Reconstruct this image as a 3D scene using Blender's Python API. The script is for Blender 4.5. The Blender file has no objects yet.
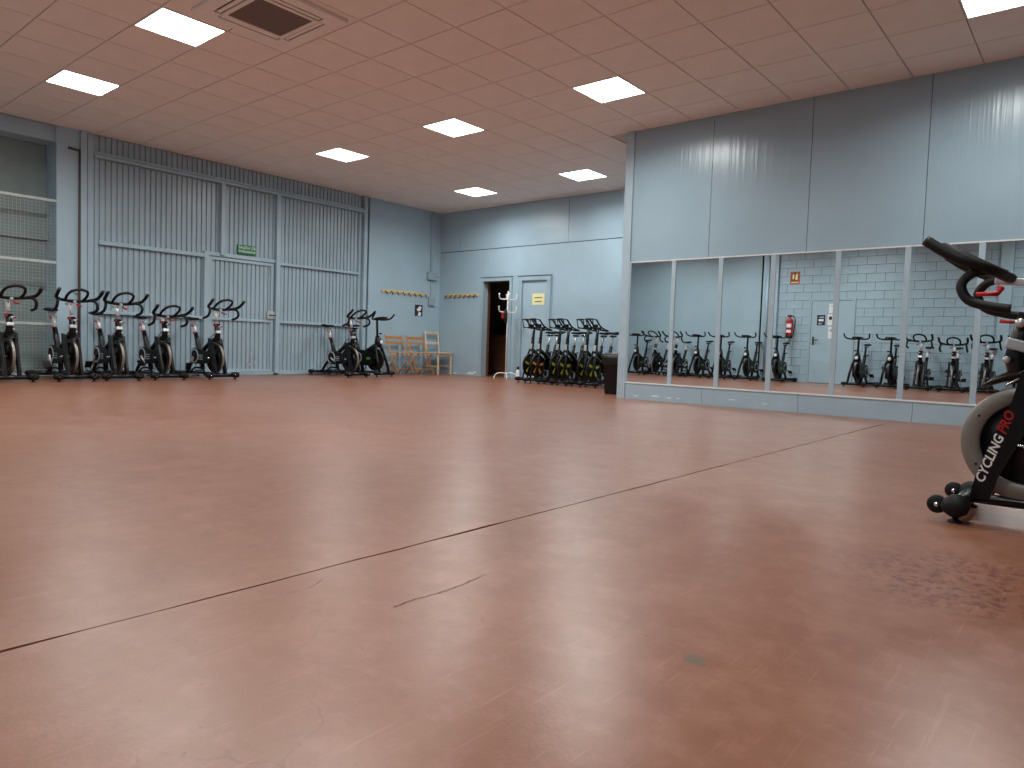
import bpy, bmesh, math, random
from mathutils import Vector, Matrix
random.seed(7)
PI = math.pi
SC = bpy.context.scene
COL = SC.collection

# ------------------------------------------------------------------ camera
yaw, pitch, roll = math.radians(39.95), math.radians(-2.992), math.radians(1.883)
fw = Vector((-math.sin(yaw)*math.cos(pitch), math.cos(yaw)*math.cos(pitch), math.sin(pitch)))
r0 = Vector((math.cos(yaw), math.sin(yaw), 0)); u0 = r0.cross(fw)
rt = r0*math.cos(roll)+u0*math.sin(roll); up = -r0*math.sin(roll)+u0*math.cos(roll)
camd = bpy.data.cameras.new('camera'); cam = bpy.data.objects.new('camera', camd); COL.objects.link(cam)
M = Matrix((rt, up, -fw)).transposed().to_4x4(); M.translation = (0, 0, 0.631)
cam.matrix_world = M
camd.sensor_width = 36.0; camd.lens = 36.0*707.7/1024.0; camd.clip_start = 0.02; camd.clip_end = 100
SC.camera = cam
# ------------------------------------------------------------------ world, exposure (light comes from the ceiling panels)
w = bpy.data.worlds.new('world'); SC.world = w; w.use_nodes = True
w.node_tree.nodes['Background'].inputs[0].default_value = (0.02, 0.02, 0.022, 1)
w.node_tree.nodes['Background'].inputs[1].default_value = 0.2
SC.view_settings.view_transform = 'Standard'; SC.view_settings.look = 'None'
SC.view_settings.gamma = 1; SC.view_settings.use_curve_mapping = False
SC.view_settings.exposure = 0.0
PANEL_STRENGTH = 10.0     # diffuser glow
PANEL_WATT = 34.5         # downlight of each 60 cm panel
PANEL_COLOR = (0.98, 1.0, 0.975)

# ------------------------------------------------------------------ materials
def lin(h):
    h = h.lstrip('#'); o = []
    for i in (0, 2, 4):
        c = int(h[i:i+2], 16)/255
        o.append(c/12.92 if c <= .04045 else ((c+.055)/1.055)**2.4)
    return (*o, 1)
MATS = {}
def mat(name, col, rough=.5, metal=0, spec=.5, emit=None, es=0, noise=0, nscale=8, bump=0, bscale=60, coat=0):
    m = bpy.data.materials.new(name); m.use_nodes = True; nt = m.node_tree; b = nt.nodes['Principled BSDF']
    c = lin(col) if isinstance(col, str) else col
    b.inputs['Base Color'].default_value = c; b.inputs['Roughness'].default_value = rough
    b.inputs['Metallic'].default_value = metal; b.inputs['Specular IOR Level'].default_value = spec
    b.inputs['Coat Weight'].default_value = coat
    if emit:
        b.inputs['Emission Color'].default_value = (*emit, 1); b.inputs['Emission Strength'].default_value = es
    tc = nt.nodes.new('ShaderNodeTexCoord')
    if noise:
        n = nt.nodes.new('ShaderNodeTexNoise'); n.inputs['Scale'].default_value = nscale; n.inputs['Detail'].default_value = 5
        r = nt.nodes.new('ShaderNodeValToRGB')
        r.color_ramp.elements[0].position = .3; r.color_ramp.elements[1].position = .7
        r.color_ramp.elements[0].color = (*[x*(1-noise) for x in c[:3]], 1)
        r.color_ramp.elements[1].color = (*[min(1, x*(1+noise)) for x in c[:3]], 1)
        nt.links.new(tc.outputs['Object'], n.inputs['Vector']); nt.links.new(n.outputs['Fac'], r.inputs['Fac'])
        nt.links.new(r.outputs['Color'], b.inputs['Base Color'])
    if bump:
        n = nt.nodes.new('ShaderNodeTexNoise'); n.inputs['Scale'].default_value = bscale; n.inputs['Detail'].default_value = 3
        bp = nt.nodes.new('ShaderNodeBump'); bp.inputs['Strength'].default_value = bump; bp.inputs['Distance'].default_value = .01
        nt.links.new(tc.outputs['Object'], n.inputs['Vector']); nt.links.new(n.outputs['Fac'], bp.inputs['Height'])
        nt.links.new(bp.outputs['Normal'], b.inputs['Normal'])
    MATS[name] = m
    return m

WALL = '#a3bcca'
mat('wall_paint', WALL, .42, noise=.06, nscale=1.5, bump=.12, bscale=25)
mat('wall_paint_flat', WALL, .55, noise=.05, nscale=2.0)
mat('block_paint', '#a3bcca', .45, noise=.05, nscale=3, bump=.35, bscale=60)
mat('mortar', '#75878f', .7)
mat('gate_paint', '#9db2be', .32, noise=.07, nscale=2)
mat('gate_frame', '#a0b7c4', .4, noise=.06, nscale=3)
mat('gap', '#14161a', .8)
mat('tile', '#e8e2dc', .9, noise=.03, nscale=3, bump=.15, bscale=90)
mat('tile_grid', '#b8aea8', .6)
mat('lamp_frame', '#e8e8e6', .5)
mat('diffuser', '#ffffff', .5, emit=PANEL_COLOR, es=PANEL_STRENGTH)
mat('ac_white', '#e8e2dc', .45)
mat('ac_dark', '#2a2422', .6)
mat('ac_grille', '#8b7b74', .6)
mat('alu', '#a6bac6', .38, noise=.05, nscale=6)
mat('alu_bright', '#e4e6e6', .3)
mat('black_paint', '#070708', .3, spec=.35)
mat('black_satin', '#0a0a0b', .45, spec=.3)
mat('rubber', '#0c0c0d', .6, spec=.3)
mat('foam', '#0e0f0f', .55, spec=.35, bump=.1, bscale=300)
mat('chrome', '#d8dadc', .18, metal=1)
mat('silver', '#c9cbcc', .35, metal=.6)
mat('flywheel', '#8d8780', .42, metal=.55)
mat('flywheel_dark', '#55524e', .4, metal=.6)
mat('red', '#b3121c', .4)
mat('white', '#e9e9e7', .5)
mat('recess_grey', '#7f9090', .5, noise=.12, nscale=2)  # darker grey-green than the walls, for the recess back and ledge
mat('post_silver', '#dcdedf', .3, metal=.35)
mat('wheel_black', '#2c2b2a', .4, metal=.5)
mat('grey_ring', '#b4b8bb', .35, metal=.3)
mat('green_badge', '#5fae3a', .5)
mat('yellow', '#c3bf2e', .5)
mat('orange', '#d98a3c', .5)
mat('wood_orange', '#c28543', .5, noise=.12, nscale=14)
mat('wood_pale', '#d8bfa4', .55, noise=.08, nscale=14)
mat('wood_peg', '#d6bd84', .55, noise=.08, nscale=14)
mat('wood_brown', '#6e4a32', .5, noise=.2, nscale=9)
mat('dark_store', '#a08f80', .8)
mat('plastic_black', '#0e0d0f', .5, spec=.3)
mat('bag_black', '#0d0d0e', .3, bump=.6, bscale=30)
mat('sign_green', '#0f7a48', .5)
mat('sign_orange', '#b4481f', .5)
mat('paper_yellow', '#efe9b4', .8)
mat('paper_white', '#e6eaec', .8)
mat('ink', '#2a2a2e', .7)
mat('rust', '#54453d', .75, noise=.25, nscale=20)
mat('galv', '#b9c2c0', .5, metal=.2, noise=.08, nscale=10)
mat('extinguisher_red', '#a51a1c', .3)
mat('plastic_grey', '#98acb8', .5)
m = mat('mirror_glass', (0.80, 0.84, 0.845, 1), .0, metal=1)

def floor_material():
    m = bpy.data.materials.new('floor_paint'); m.use_nodes = True; nt = m.node_tree; N = nt.nodes; Lk = nt.links
    b = N['Principled BSDF']; tc = N.new('ShaderNodeTexCoord')
    def noise(sc, det=6, rough=.55, vec=None, dist=0):
        n = N.new('ShaderNodeTexNoise'); n.inputs['Scale'].default_value = sc; n.inputs['Detail'].default_value = det
        n.inputs['Roughness'].default_value = rough; n.inputs['Distortion'].default_value = dist
        Lk.new(vec or tc.outputs['Object'], n.inputs['Vector']); return n.outputs['Fac']
    def ramp(f, p0, p1, c0=(0,0,0,1), c1=(1,1,1,1)):
        r = N.new('ShaderNodeValToRGB'); e = r.color_ramp.elements
        e[0].position, e[1].position, e[0].color, e[1].color = p0, p1, c0, c1
        Lk.new(f, r.inputs['Fac']); return r.outputs['Color']
    def mixc(f, a, bb):
        x = N.new('ShaderNodeMix'); x.data_type = 'RGBA'
        if isinstance(f, float): x.inputs[0].default_value = f
        else: Lk.new(f, x.inputs[0])
        for s, val in ((6, a), (7, bb)):
            if isinstance(val, tuple): x.inputs[s].default_value = val
            else: Lk.new(val, x.inputs[s])
        return x.outputs[2]
    def math_(op, a, bb=None):
        x = N.new('ShaderNodeMath'); x.operation = op
        for s, val in ((0, a), (1, bb)):
            if val is None: continue
            if isinstance(val, (int, float)): x.inputs[s].default_value = val
            else: Lk.new(val, x.inputs[s])
        return x.outputs[0]
    base = ramp(noise(.7, 8, .6), .3, .72, lin('#7e4c35'), lin('#8e5e47'))
    base = mixc(ramp(noise(5, 6, .65), .45, .75), base, lin('#976954'))
    # worn, dusty patches
    base = mixc(math_('MULTIPLY', ramp(noise(.45, 5, .6, dist=.6), .5, .75), .5), base, lin('#8f6e5c'))
    # hairline crackle
    vo = N.new('ShaderNodeTexVoronoi'); vo.feature = 'DISTANCE_TO_EDGE'; vo.inputs['Scale'].default_value = 3.2
    wob = N.new('ShaderNodeMixRGB'); wob.blend_type = 'ADD'; wob.inputs[0].default_value = .25
    nz = N.new('ShaderNodeTexNoise'); nz.inputs['Scale'].default_value = 4; nz.inputs['Detail'].default_value = 5
    Lk.new(tc.outputs['Object'], nz.inputs['Vector'])
    Lk.new(tc.outputs['Object'], wob.inputs[1]); Lk.new(nz.outputs['Color'], wob.inputs[2]); Lk.new(wob.outputs[0], vo.inputs['Vector'])
    crack = math_('MULTIPLY', ramp(vo.outputs['Distance'], .0, .012, (1,1,1,1), (0,0,0,1)), ramp(noise(.9, 4, .6), .55, .66))
    base = mixc(math_('MULTIPLY', crack, .5), base, lin('#4a3029'))
    # light scratches in two directions
    for ang, sc in ((.5, 1.0), (-.9, 1.3), (1.4, 2.1), (-.2, 2.6)):
        mp = N.new('ShaderNodeMapping'); mp.inputs['Rotation'].default_value = (0, 0, ang); mp.inputs['Scale'].default_value = (60*sc, 2.2*sc, 1)
        Lk.new(tc.outputs['Object'], mp.inputs['Vector'])
        s = ramp(noise(1.0, 2, .5, mp.outputs[0]), .68, .74)
        base = mixc(math_('MULTIPLY', s, .20), base, lin('#c4937f'))
    # scuffed mottling
    base = mixc(math_('MULTIPLY', ramp(noise(16, 7, .7), .50, .66), .30), base, lin('#a9796a'))
    base = mixc(math_('MULTIPLY', ramp(noise(9, 7, .75, dist=1.2), .56, .68), .28), base, lin('#6d3f31'))
    # fine dark specks
    base = mixc(math_('MULTIPLY', ramp(noise(38, 2, .5), .72, .76), .5), base, lin('#5a3a30'))
    # flaked paint by the near bike: darker red flecks, with a soft boundary
    sep = N.new('ShaderNodeSeparateXYZ'); Lk.new(tc.outputs['Object'], sep.inputs[0])
    def blob(cx, cy, rx, ry):
        dx = math_('DIVIDE', math_('SUBTRACT', sep.outputs[0], cx), rx); dy = math_('DIVIDE', math_('SUBTRACT', sep.outputs[1], cy), ry)
        return math_('ADD', math_('MULTIPLY', dx, dx), math_('MULTIPLY', dy, dy))
    fl = math_('MULTIPLY', ramp(blob(-.27, 2.40, .40, .42), .2, 1.0, (1,1,1,1), (0,0,0,1)), ramp(noise(30, 5, .7), .50, .56))
    base = mixc(math_('MULTIPLY', fl, .75), base, lin('#5c2a26'))
    gp = math_('MULTIPLY', ramp(blob(-.61, 1.35, .035, .03), .3, 1.0, (1,1,1,1), (0,0,0,1)), ramp(noise(40, 3, .6), .42, .5))
    base = mixc(math_('MULTIPLY', gp, .85), base, lin('#5c5a4e'))
    Lk.new(base, b.inputs['Base Color'])
    rg = ramp(noise(.6, 3, .5), .3, .7, (.27,)*3+(1,), (.35,)*3+(1,))
    rg2 = N.new('ShaderNodeMixRGB'); rg2.blend_type = 'ADD'; rg2.inputs[0].default_value = .02
    Lk.new(rg, rg2.inputs[1]); Lk.new(ramp(noise(14, 4, .6), .4, .7), rg2.inputs[2]); Lk.new(rg2.outputs[0], b.inputs['Roughness'])
    b.inputs['Specular IOR Level'].default_value = .7
    bp = N.new('ShaderNodeBump'); bp.inputs['Strength'].default_value = .07; bp.inputs['Distance'].default_value = .004
    hgt = math_('SUBTRACT', math_('ADD', noise(110, 3, .6), math_('MULTIPLY', noise(5, 2, .5), .35)), crack)
    Lk.new(hgt, bp.inputs['Height']); Lk.new(bp.outputs['Normal'], b.inputs['Normal'])
    MATS['floor_paint'] = m
floor_material()

def ribbed(name, col, axis, freq, strength, rough):
    """painted sandwich panel with fine ribs; axis = coordinate the ribs vary along"""
    m = mat(name, col, rough, noise=.05, nscale=1.2); nt = m.node_tree; N = nt.nodes; Lk = nt.links; b = N['Principled BSDF']
    tc = N.new('ShaderNodeTexCoord'); mp = N.new('ShaderNodeMapping')
    sc = [0.0, 0.0, 0.0]; sc[axis] = freq; sc[2 if axis == 0 else 0] = .12
    mp.inputs['Scale'].default_value = sc
    n = N.new('ShaderNodeTexNoise'); n.inputs['Scale'].default_value = 1.0; n.inputs['Detail'].default_value = 3
    Lk.new(tc.outputs['Object'], mp.inputs['Vector']); Lk.new(mp.outputs[0], n.inputs['Vector'])
    bp = N.new('ShaderNodeBump'); bp.inputs['Strength'].default_value = strength; bp.inputs['Distance'].default_value = .01
    Lk.new(n.outputs['Fac'], bp.inputs['Height']); Lk.new(bp.outputs['Normal'], b.inputs['Normal'])
ribbed('panel_vert', '#97afbd', 0, 28, .5, .24)
ribbed('panel_horiz', '#a3bcca', 2, 60, .5, .25)

# ------------------------------------------------------------------ mesh helpers
class MB:
    def __init__(s): s.v = []; s.f = []; s.sm = []
    def add(s, vs, fs, smooth=False, mtx=None):
        o = len(s.v)
        s.v += [tuple(mtx @ Vector(p)) if mtx else tuple(p) for p in vs]
        s.f += [tuple(i+o for i in f) for f in fs]; s.sm += [smooth]*len(fs); return s
    def box(s, x0, x1, y0, y1, z0, z1, mtx=None):
        vs = [(x, y, z) for z in (z0, z1) for y in (y0, y1) for x in (x0, x1)]
        return s.add(vs, [(0,2,3,1), (4,5,7,6), (0,1,5,4), (2,6,7,3), (0,4,6,2), (1,3,7,5)], False, mtx)
    def bbox(s, x0, x1, y0, y1, z0, z1, b=.005, mtx=None):
        bm = bmesh.new(); bmesh.ops.create_cube(bm, size=1)
        for v in bm.verts: v.co = ((x0+x1)/2+v.co.x*(x1-x0), (y0+y1)/2+v.co.y*(y1-y0), (z0+z1)/2+v.co.z*(z1-z0))
        bmesh.ops.bevel(bm, geom=bm.edges[:], offset=b, segments=2, affect='EDGES', profile=.5)
        bm.verts.index_update()
        s.add([v.co[:] for v in bm.verts], [tuple(v.index for v in f.verts) for f in bm.faces], False, mtx); bm.free(); return s
    def tube(s, pts, r, n=8, closed=False, sx=1.0, mtx=None):
        pts = [Vector(p) for p in pts]; k = len(pts)
        rs = r if isinstance(r, (list, tuple)) else [r]*k
        vs = []; nrm = None
        for i, p in enumerate(pts):
            a = pts[i-1] if (i > 0 or closed) else p; c = pts[(i+1) % k] if (i < k-1 or closed) else p
            t = (c-a).normalized()
            if nrm is None:
                ref = Vector((0,0,1)) if abs(t.z) < .9 else Vector((1,0,0)); nrm = (ref-t*ref.dot(t)).normalized()
            else: nrm = (nrm-t*nrm.dot(t)).normalized()
            bn = t.cross(nrm)
            for q in range(n):
                an = 2*PI*q/n; vs.append(p+nrm*math.cos(an)*rs[i]+bn*math.sin(an)*rs[i]*sx)
        fs = []
        for i in range(k if closed else k-1):
            j = (i+1) % k
            for q in range(n): fs.append((i*n+q, i*n+(q+1) % n, j*n+(q+1) % n, j*n+q))
        s.add(vs, fs, True, mtx)
        if not closed:
            o = len(s.v)-len(vs)
            s.f += [tuple(o+q for q in range(n-1, -1, -1)), tuple(o+(k-1)*n+q for q in range(n))]; s.sm += [False]*2
        return s
    def lathe(s, prof, c=(0,0,0), axis='z', n=24, closed=False, smooth=True, mtx=None):
        vs = []; k = len(prof)
        for q in range(n):
            a = 2*PI*q/n
            for r, h in prof:
                if axis == 'z': p = (c[0]+r*math.cos(a), c[1]+r*math.sin(a), c[2]+h)
                elif axis == 'y': p = (c[0]+r*math.cos(a), c[1]+h, c[2]+r*math.sin(a))
                else: p = (c[0]+h, c[1]+r*math.cos(a), c[2]+r*math.sin(a))
                vs.append(p)
        fs = []
        for q in range(n):
            q2 = (q+1) % n
            for i in range(k if closed else k-1):
                j = (i+1) % k; fs.append((q*k+i, q*k+j, q2*k+j, q2*k+i))
        return s.add(vs, fs, smooth, mtx)
    def prism(s, poly, y0, y1, plane='xz', mtx=None):
        n = len(poly)
        def P(a, b, h): return {'xz': (a, h, b), 'xy': (a, b, h), 'yz': (h, a, b)}[plane]
        vs = [P(a, b, y0) for a, b in poly]+[P(a, b, y1) for a, b in poly]
        fs = [tuple(range(n)), tuple(range(2*n-1, n-1, -1))]+[(i, i+n, (i+1) % n+n, (i+1) % n) for i in range(n)]
        return s.add(vs, fs, False, mtx)
    def loft(s, rings, mtx=None):
        n = len(rings[0]); vs = [p for r in rings for p in r]; fs = []
        for i in range(len(rings)-1):
            for q in range(n): fs.append((i*n+q, i*n+(q+1) % n, (i+1)*n+(q+1) % n, (i+1)*n+q))
        fs += [tuple(range(n-1, -1, -1)), tuple((len(rings)-1)*n+q for q in range(n))]
        return s.add(vs, fs, True, mtx)
    def build(s, name, m, parent=None, fixn=True):
        me = bpy.data.meshes.new(name); me.from_pydata(s.v, [], s.f)
        me.polygons.foreach_set('use_smooth', s.sm); me.update()
        if fixn:
            bm = bmesh.new(); bm.from_mesh(me); bmesh.ops.recalc_face_normals(bm, faces=bm.faces[:]); bm.to_mesh(me); bm.free()
        me.materials.append(MATS[m])
        o = bpy.data.objects.new(name, me); COL.objects.link(o)
        if parent: o.parent = parent
        return o
def spline(pts, n=6, closed=False):
    P = [Vector(p) for p in pts]; k = len(P); out = []
    for i in range(k if closed else k-1):
        if closed: a, b, c, d = P[i-1], P[i], P[(i+1) % k], P[(i+2) % k]
        else: a, b, c, d = P[max(i-1, 0)], P[i], P[i+1], P[min(i+2, k-1)]
        for q in range(n):
            t = q/n
            out.append(.5*((2*b)+(-a+c)*t+(2*a-5*b+4*c-d)*t*t+(-a+3*b-3*c+d)*t**3))
    if not closed: out.append(P[-1])
    return out
def tag(o, label, cat, group=None, kind=None):
    o['label'] = label; o['category'] = cat
    if group: o['group'] = group
    if kind: o['kind'] = kind
    return o
def thing(name, label, cat, loc=(0,0,0), rz=0, group=None, kind=None):
    o = bpy.data.objects.new(name, None); COL.objects.link(o); o.location = loc; o.rotation_euler = (0, 0, rz)
    o.empty_display_size = .1
    return tag(o, label, cat, group, kind)
def struct(o, label, cat):
    return tag(o, label, cat, kind='structure')
def share(me, name, parent=None, loc=(0,0,0), rot=None):
    o = bpy.data.objects.new(name, me); COL.objects.link(o); o.location = loc
    if rot: o.rotation_euler = rot
    if parent: o.parent = parent
    return o
def copy_tree(o, parent=None):
    c = o.copy(); COL.objects.link(c); c.parent = parent
    for ch in list(o.children): copy_tree(ch, c)
    return c
def text(body, size, m, parent, mtx, name='lettering', shear=0, ext=.0006, align='CENTER', space=1.0, bold=0.0, split=False):
    cu = bpy.data.curves.new('t', 'FONT'); cu.body = body; cu.size = size; cu.shear = shear; cu.extrude = ext
    cu.align_x = align; cu.align_y = 'CENTER'; cu.resolution_u = 2; cu.space_character = space; cu.offset = bold
    ob = bpy.data.objects.new('t', cu); COL.objects.link(ob)
    bpy.context.view_layer.update()
    dg = bpy.context.evaluated_depsgraph_get()
    me = bpy.data.meshes.new_from_object(ob.evaluated_get(dg)); bpy.data.objects.remove(ob); bpy.data.curves.remove(cu)
    me.transform(mtx); me.name = name; me.materials.clear(); me.materials.append(MATS[m])
    if not split:
        o = share(me, name, parent); o['kind'] = 'stuff'; return o
    # one part per letter: gather connected pieces
    bm = bmesh.new(); bm.from_mesh(me); bmesh.ops.remove_doubles(bm, verts=bm.verts[:], dist=1e-6); bm.verts.ensure_lookup_table()
    seen = set(); isl = []
    for v in bm.verts:
        if v.index in seen: continue
        st = [v]; seen.add(v.index); grp = []
        while st:
            a = st.pop(); grp.append(a)
            for e in a.link_edges:
                q = e.other_vert(a)
                if q.index not in seen: seen.add(q.index); st.append(q)
        isl.append(grp)
    for grp in isl:
        ix = {v.index: k for k, v in enumerate(grp)}; fs = {f for v in grp for f in v.link_faces}
        if not fs: continue
        m2 = bpy.data.meshes.new('letter'); m2.from_pydata([v.co[:] for v in grp], [], [tuple(ix[v.index] for v in f.verts) for f in fs]); m2.materials.append(MATS[m])
        share(m2, 'letter', parent)
    bm.free()
def frame_mtx(o, xa, ya):
    """matrix taking text (x right, y up) to origin o with axes xa, ya"""
    x = Vector(xa).normalized(); y = Vector(ya).normalized(); z = x.cross(y)
    m = Matrix((x, y, z)).transposed().to_4x4(); m.translation = o; return m

# ------------------------------------------------------------------ room shell
XL, XR, YF, YB, YM, XM, H = -11.34, 4.6, -1.58, 10.95, 8.16, -4.97, 3.488
XRB = -11.71             # back of the recess with the wire screen
JX = -1.63               # floor joint

# floor: sub-base plus two painted slabs with an open joint between them
fl = struct(MB().box(XRB-.1, XR+.1, YF-.1, YB+2.3, -.12, -.03).build('floor', 'gap'), 'terracotta painted concrete floor with one long open joint', 'floor')
rnd = random.Random(3)
ys = [YF-.1+i*(YM-YF+.1)/70 for i in range(71)]
jl = [JX-.0045+rnd.uniform(-.004, .003) for _ in ys]; jr = [JX+.0035+rnd.uniform(-.003, .004) for _ in ys]
pl = [(XRB-.1, YF-.1)]+[(x, y) for x, y in zip(jl, ys)]+[(JX-.004, YB+2.3), (XRB-.1, YB+2.3)]
pr_ = [(XR+.1, YF-.1), (XR+.1, YM)]+[(x, y) for x, y in zip(reversed(jr), reversed(ys))]
MB().prism(pl, -.03, 0, 'xy').build('slab', 'floor_paint', fl)
MB().prism(pr_, -.03, 0, 'xy').build('slab', 'floor_paint', fl)
# a hairline crack and a few chips in the floor paint, sunk in the surface as thin dark filaments
def crack(pts, wd):
    mb = MB(); sp = spline(pts, 5)
    sp = [p+Vector((rnd.uniform(-.003, .003), rnd.uniform(-.003, .003), 0)) for p in sp]
    L = [(p.x-wd*rnd.uniform(.3, 1), p.y, .0008) for p in sp]; R_ = [(p.x+wd*rnd.uniform(.3, 1), p.y+wd, .0008) for p in sp]
    for i in range(len(sp)-1): mb.add([L[i], R_[i], R_[i+1], L[i+1]], [(0,1,2,3)])
    return mb.build('paint_crack', 'rust', fl, False)
crack([(-1.27, 1.10, 0), (-1.275, 1.18, 0), (-1.265, 1.26, 0), (-1.27, 1.35, 0), (-1.28, 1.44, 0)], .002)
crack([(-1.55, .95, 0), (-1.52, 1.02, 0), (-1.55, 1.10, 0)], .0015)

# ceiling: grid sheet, tiles hung on it
GX, GY, T = -4.665, 4.612, .6
ce = struct(MB().box(XRB-.1, XR+.1, YF-.1, YB+2.3, H+.012, H+.15).build('ceiling', 'tile_grid'), 'suspended ceiling of square mineral tiles', 'ceiling')
LAMPS = [(-8, -8), (-8, -4), (-8, 0), (-8, 6), (-3, -8), (-3, -4), (-3, 0), (-3, 6), (3, -8), (3, -4), (3, 0), (3, 6), (8, -8), (8, -4)]
tile_me = None
def in_view(x, y):
    d = Vector((x, y, H-.631)); z = d.dot(fw)
    if z < .3: return False
    u = 512+707.7*d.dot(rt)/z; v = 384-707.7*d.dot(up)/z
    return -60 < u < 1084 and -60 < v < 400
rest = MB(); g = .0055
tmb = MB().box(-T/2+g, T/2-g, -T/2+g, T/2-g, 0, .011)
for i in range(-11, 11):
    for j in range(-12, 16):
        if (i, j) in LAMPS: continue
        x, y = GX+(j+.5)*T, GY+(i+.5)*T
        x0, x1, y0, y1 = max(x-T/2, XL), min(x+T/2, XR), max(y-T/2, YF), min(y+T/2, YB)
        if x > XM: y1 = min(y1, YM)
        elif x+T/2 > XM and y1 > YM: x1 = min(x1, XM)
        if x1-x0 < .03 or y1-y0 < .03: continue
        full = (x1-x0 > T-.001 and y1-y0 > T-.001)
        if in_view(x, y):
            if full:
                if tile_me is None:
                    o = tmb.build('ceiling_tile', 'tile', ce); o.location = (x, y, H); tile_me = o.data
                else: share(tile_me, 'ceiling_tile', ce, (x, y, H))
            else: MB().box(x0+g, x1-g, y0+g, y1-g, H, H+.011).build('ceiling_tile', 'tile', ce)
        else: rest.box(x0+g, x1-g, y0+g, y1-g, H, H+.011)
rest.build('ceiling_tile', 'tile', ce)['kind'] = 'stuff'

# left wall: pieces around the gate and the recess
wl = struct(MB().box(XRB-.2, XRB, YF-.2, YB+.2, 0, H).build('wall_left', 'wall_paint'), 'blue grey painted left wall with pilasters', 'wall')
MB().box(XRB, -11.40, 3.51, YB+.2, 0, H).build('wall_backing', 'wall_paint', wl)
MB().box(-11.40, XL, 9.0, YB+.2, 0, H).build('wall_panel', 'wall_paint', wl)
MB().box(-11.40, -11.30, 8.955, 9.27, 0, H).build('pilaster', 'wall_paint', wl)
MB().box(-11.40, -11.31, 3.51, 3.80, 0, H).build('pilaster', 'wall_paint', wl)
MB().box(XRB, -11.36, YF, 3.51, 3.27, H).build('lintel', 'wall_paint', wl)
MB().box(XRB, -11.34, YF, .2, 0, 3.27).build('wall_panel', 'wall_paint', wl)
MB().box(-11.40, -11.395, 8.88, 8.955, 0, H).build('dark_gap', 'gap', wl)
MB().box(XRB, XRB+.012, .2, 3.505, 0, 3.27).build('recess_panel', 'recess_grey', wl)
MB().box(XRB+.012, XRB+.07, .2, 3.505, 1.93, 2.05).build('ledge', 'recess_grey', wl)

# back wall with the store doorway
wb = struct(MB().box(XL-.4, -10.03, YB, YB+.18, 0, 2.63).build('wall_back', 'wall_paint'), 'blue grey painted back wall with upper cladding panels', 'wall')
MB().box(-10.03, -9.29, YB, YB+.18, 1.99, 2.63).build('wall_panel', 'wall_paint', wb)
MB().box(-9.29, XM+.1, YB, YB+.18, 0, 2.63).build('wall_panel', 'wall_paint', wb)
for x0, x1 in ((XL, -10.755), (-10.745, -7.91), (-7.90, XM+.1)):
    MB().box(x0, x1, YB, YB+.18, 2.645, H).build('cladding_panel', 'panel_horiz', wb)
MB().box(XL-.4, XM+.1, YB+.015, YB+.19, 2.6, H).build('seam_backing', 'gap', wb)

for x, z, w_, h_ in ((-10.35, .05, .22, .06), (-10.22, .075, .10, .05), (-10.8, .03, .12, .03)):
    MB().prism([(x-w_/2, z-h_*.4), (x+w_/2, z-h_/2), (x+w_*.4, z+h_*.3), (x, z+h_/2), (x-w_*.3, z+h_*.1)], YB-.001, YB).build('bare_plaster', 'paper_white', wb)
# projecting mirror wall: solid core, cladding panels above, kick panels below
wm = struct(MB().box(XM+.02, XR+.1, YM+.03, YB+.2, 0, H).build('wall_mirror_side', 'gap'), 'projecting blue grey panel wall that carries the mirrors', 'wall')
seams = [-4.87, -3.785, -2.63, -1.49, -.34, .81, 1.96, 3.11, XR]
for a, b in zip(seams, seams[1:]):
    MB().box(a+.003, b-.003, YM-.005, YM+.03, 1.80, H).build('cladding_panel', 'panel_vert', wm)
    MB().box(a+.002, b-.002, YM-.012, YM+.03, .0, .205).build('kick_panel', 'gate_frame', wm)
MB().box(XM-.02, -4.872, YM-.02, YM+.06, 0, H).build('corner_post', 'alu', wm)
MB().box(XM, XM+.05, YM+.06, YB, 0, H).build('side_panel', 'wall_paint', wm)
MB().box(-4.872, XR, YM-.014, YM+.028, 1.783, 1.797).build('top_rail', 'alu_bright', wm)
MB().box(-4.872, XR, YM-.02, YM+.028, .207, .222).build('bottom_rail', 'alu_bright', wm)
seps = [-4.865, -4.235, -3.615, -2.985, -2.285, -1.615, -.98, -.33, .32, .97, 1.62, 2.27, 2.92, 3.57, 4.22]
for k, x in enumerate(seps):
    hw = .027 if k else .012
    MB().box(x-hw, x+hw, YM-.012, YM+.028, .222, 1.783).build('divider_strip', 'alu', wm)
ordn = ['leftmost', 'second', 'third', 'fourth', 'fifth', 'sixth', 'seventh']
for k in range(len(seps)-1):
    a, b = seps[k]+(.027 if k else .012), seps[k+1]-.027
    o = MB().box(a, b, YM, YM+.005, .222, 1.783).build('wall_mirror', 'mirror_glass')
    lab = ('leftmost tall wall mirror, next to the corner post by the bin' if k == 0 else
           '%s tall wall mirror counting from the corner post' % ordn[k] if k < 7 else 'tall wall mirror beyond the right edge of the photo')
    tag(o, lab, 'mirror', 'wall mirrors in a row')

for x, z, w_, h_ in ((-4.70, .045, .09, .012), (-4.42, .060, .13, .018), (-4.22, .050, .08, .014), (-4.10, .052, .05, .012), (-3.4, .09, .10, .008), (-3.0, .07, .08, .008)):
    MB().prism([(x-w_/2, z), (x-w_*.2, z-h_/2), (x+w_*.3, z-h_*.4), (x+w_/2, z+h_*.1), (x+w_*.1, z+h_/2), (x-w_*.3, z+h_*.35)], YM-.0128, YM-.012).build('paint_scuff', 'white', wm)
# right wall (out of frame)
struct(MB().box(XR, XR+.2, YF-.2, YB+.2, 0, H).build('wall_right', 'wall_paint'), 'plain blue grey right wall outside the frame', 'wall')

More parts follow.
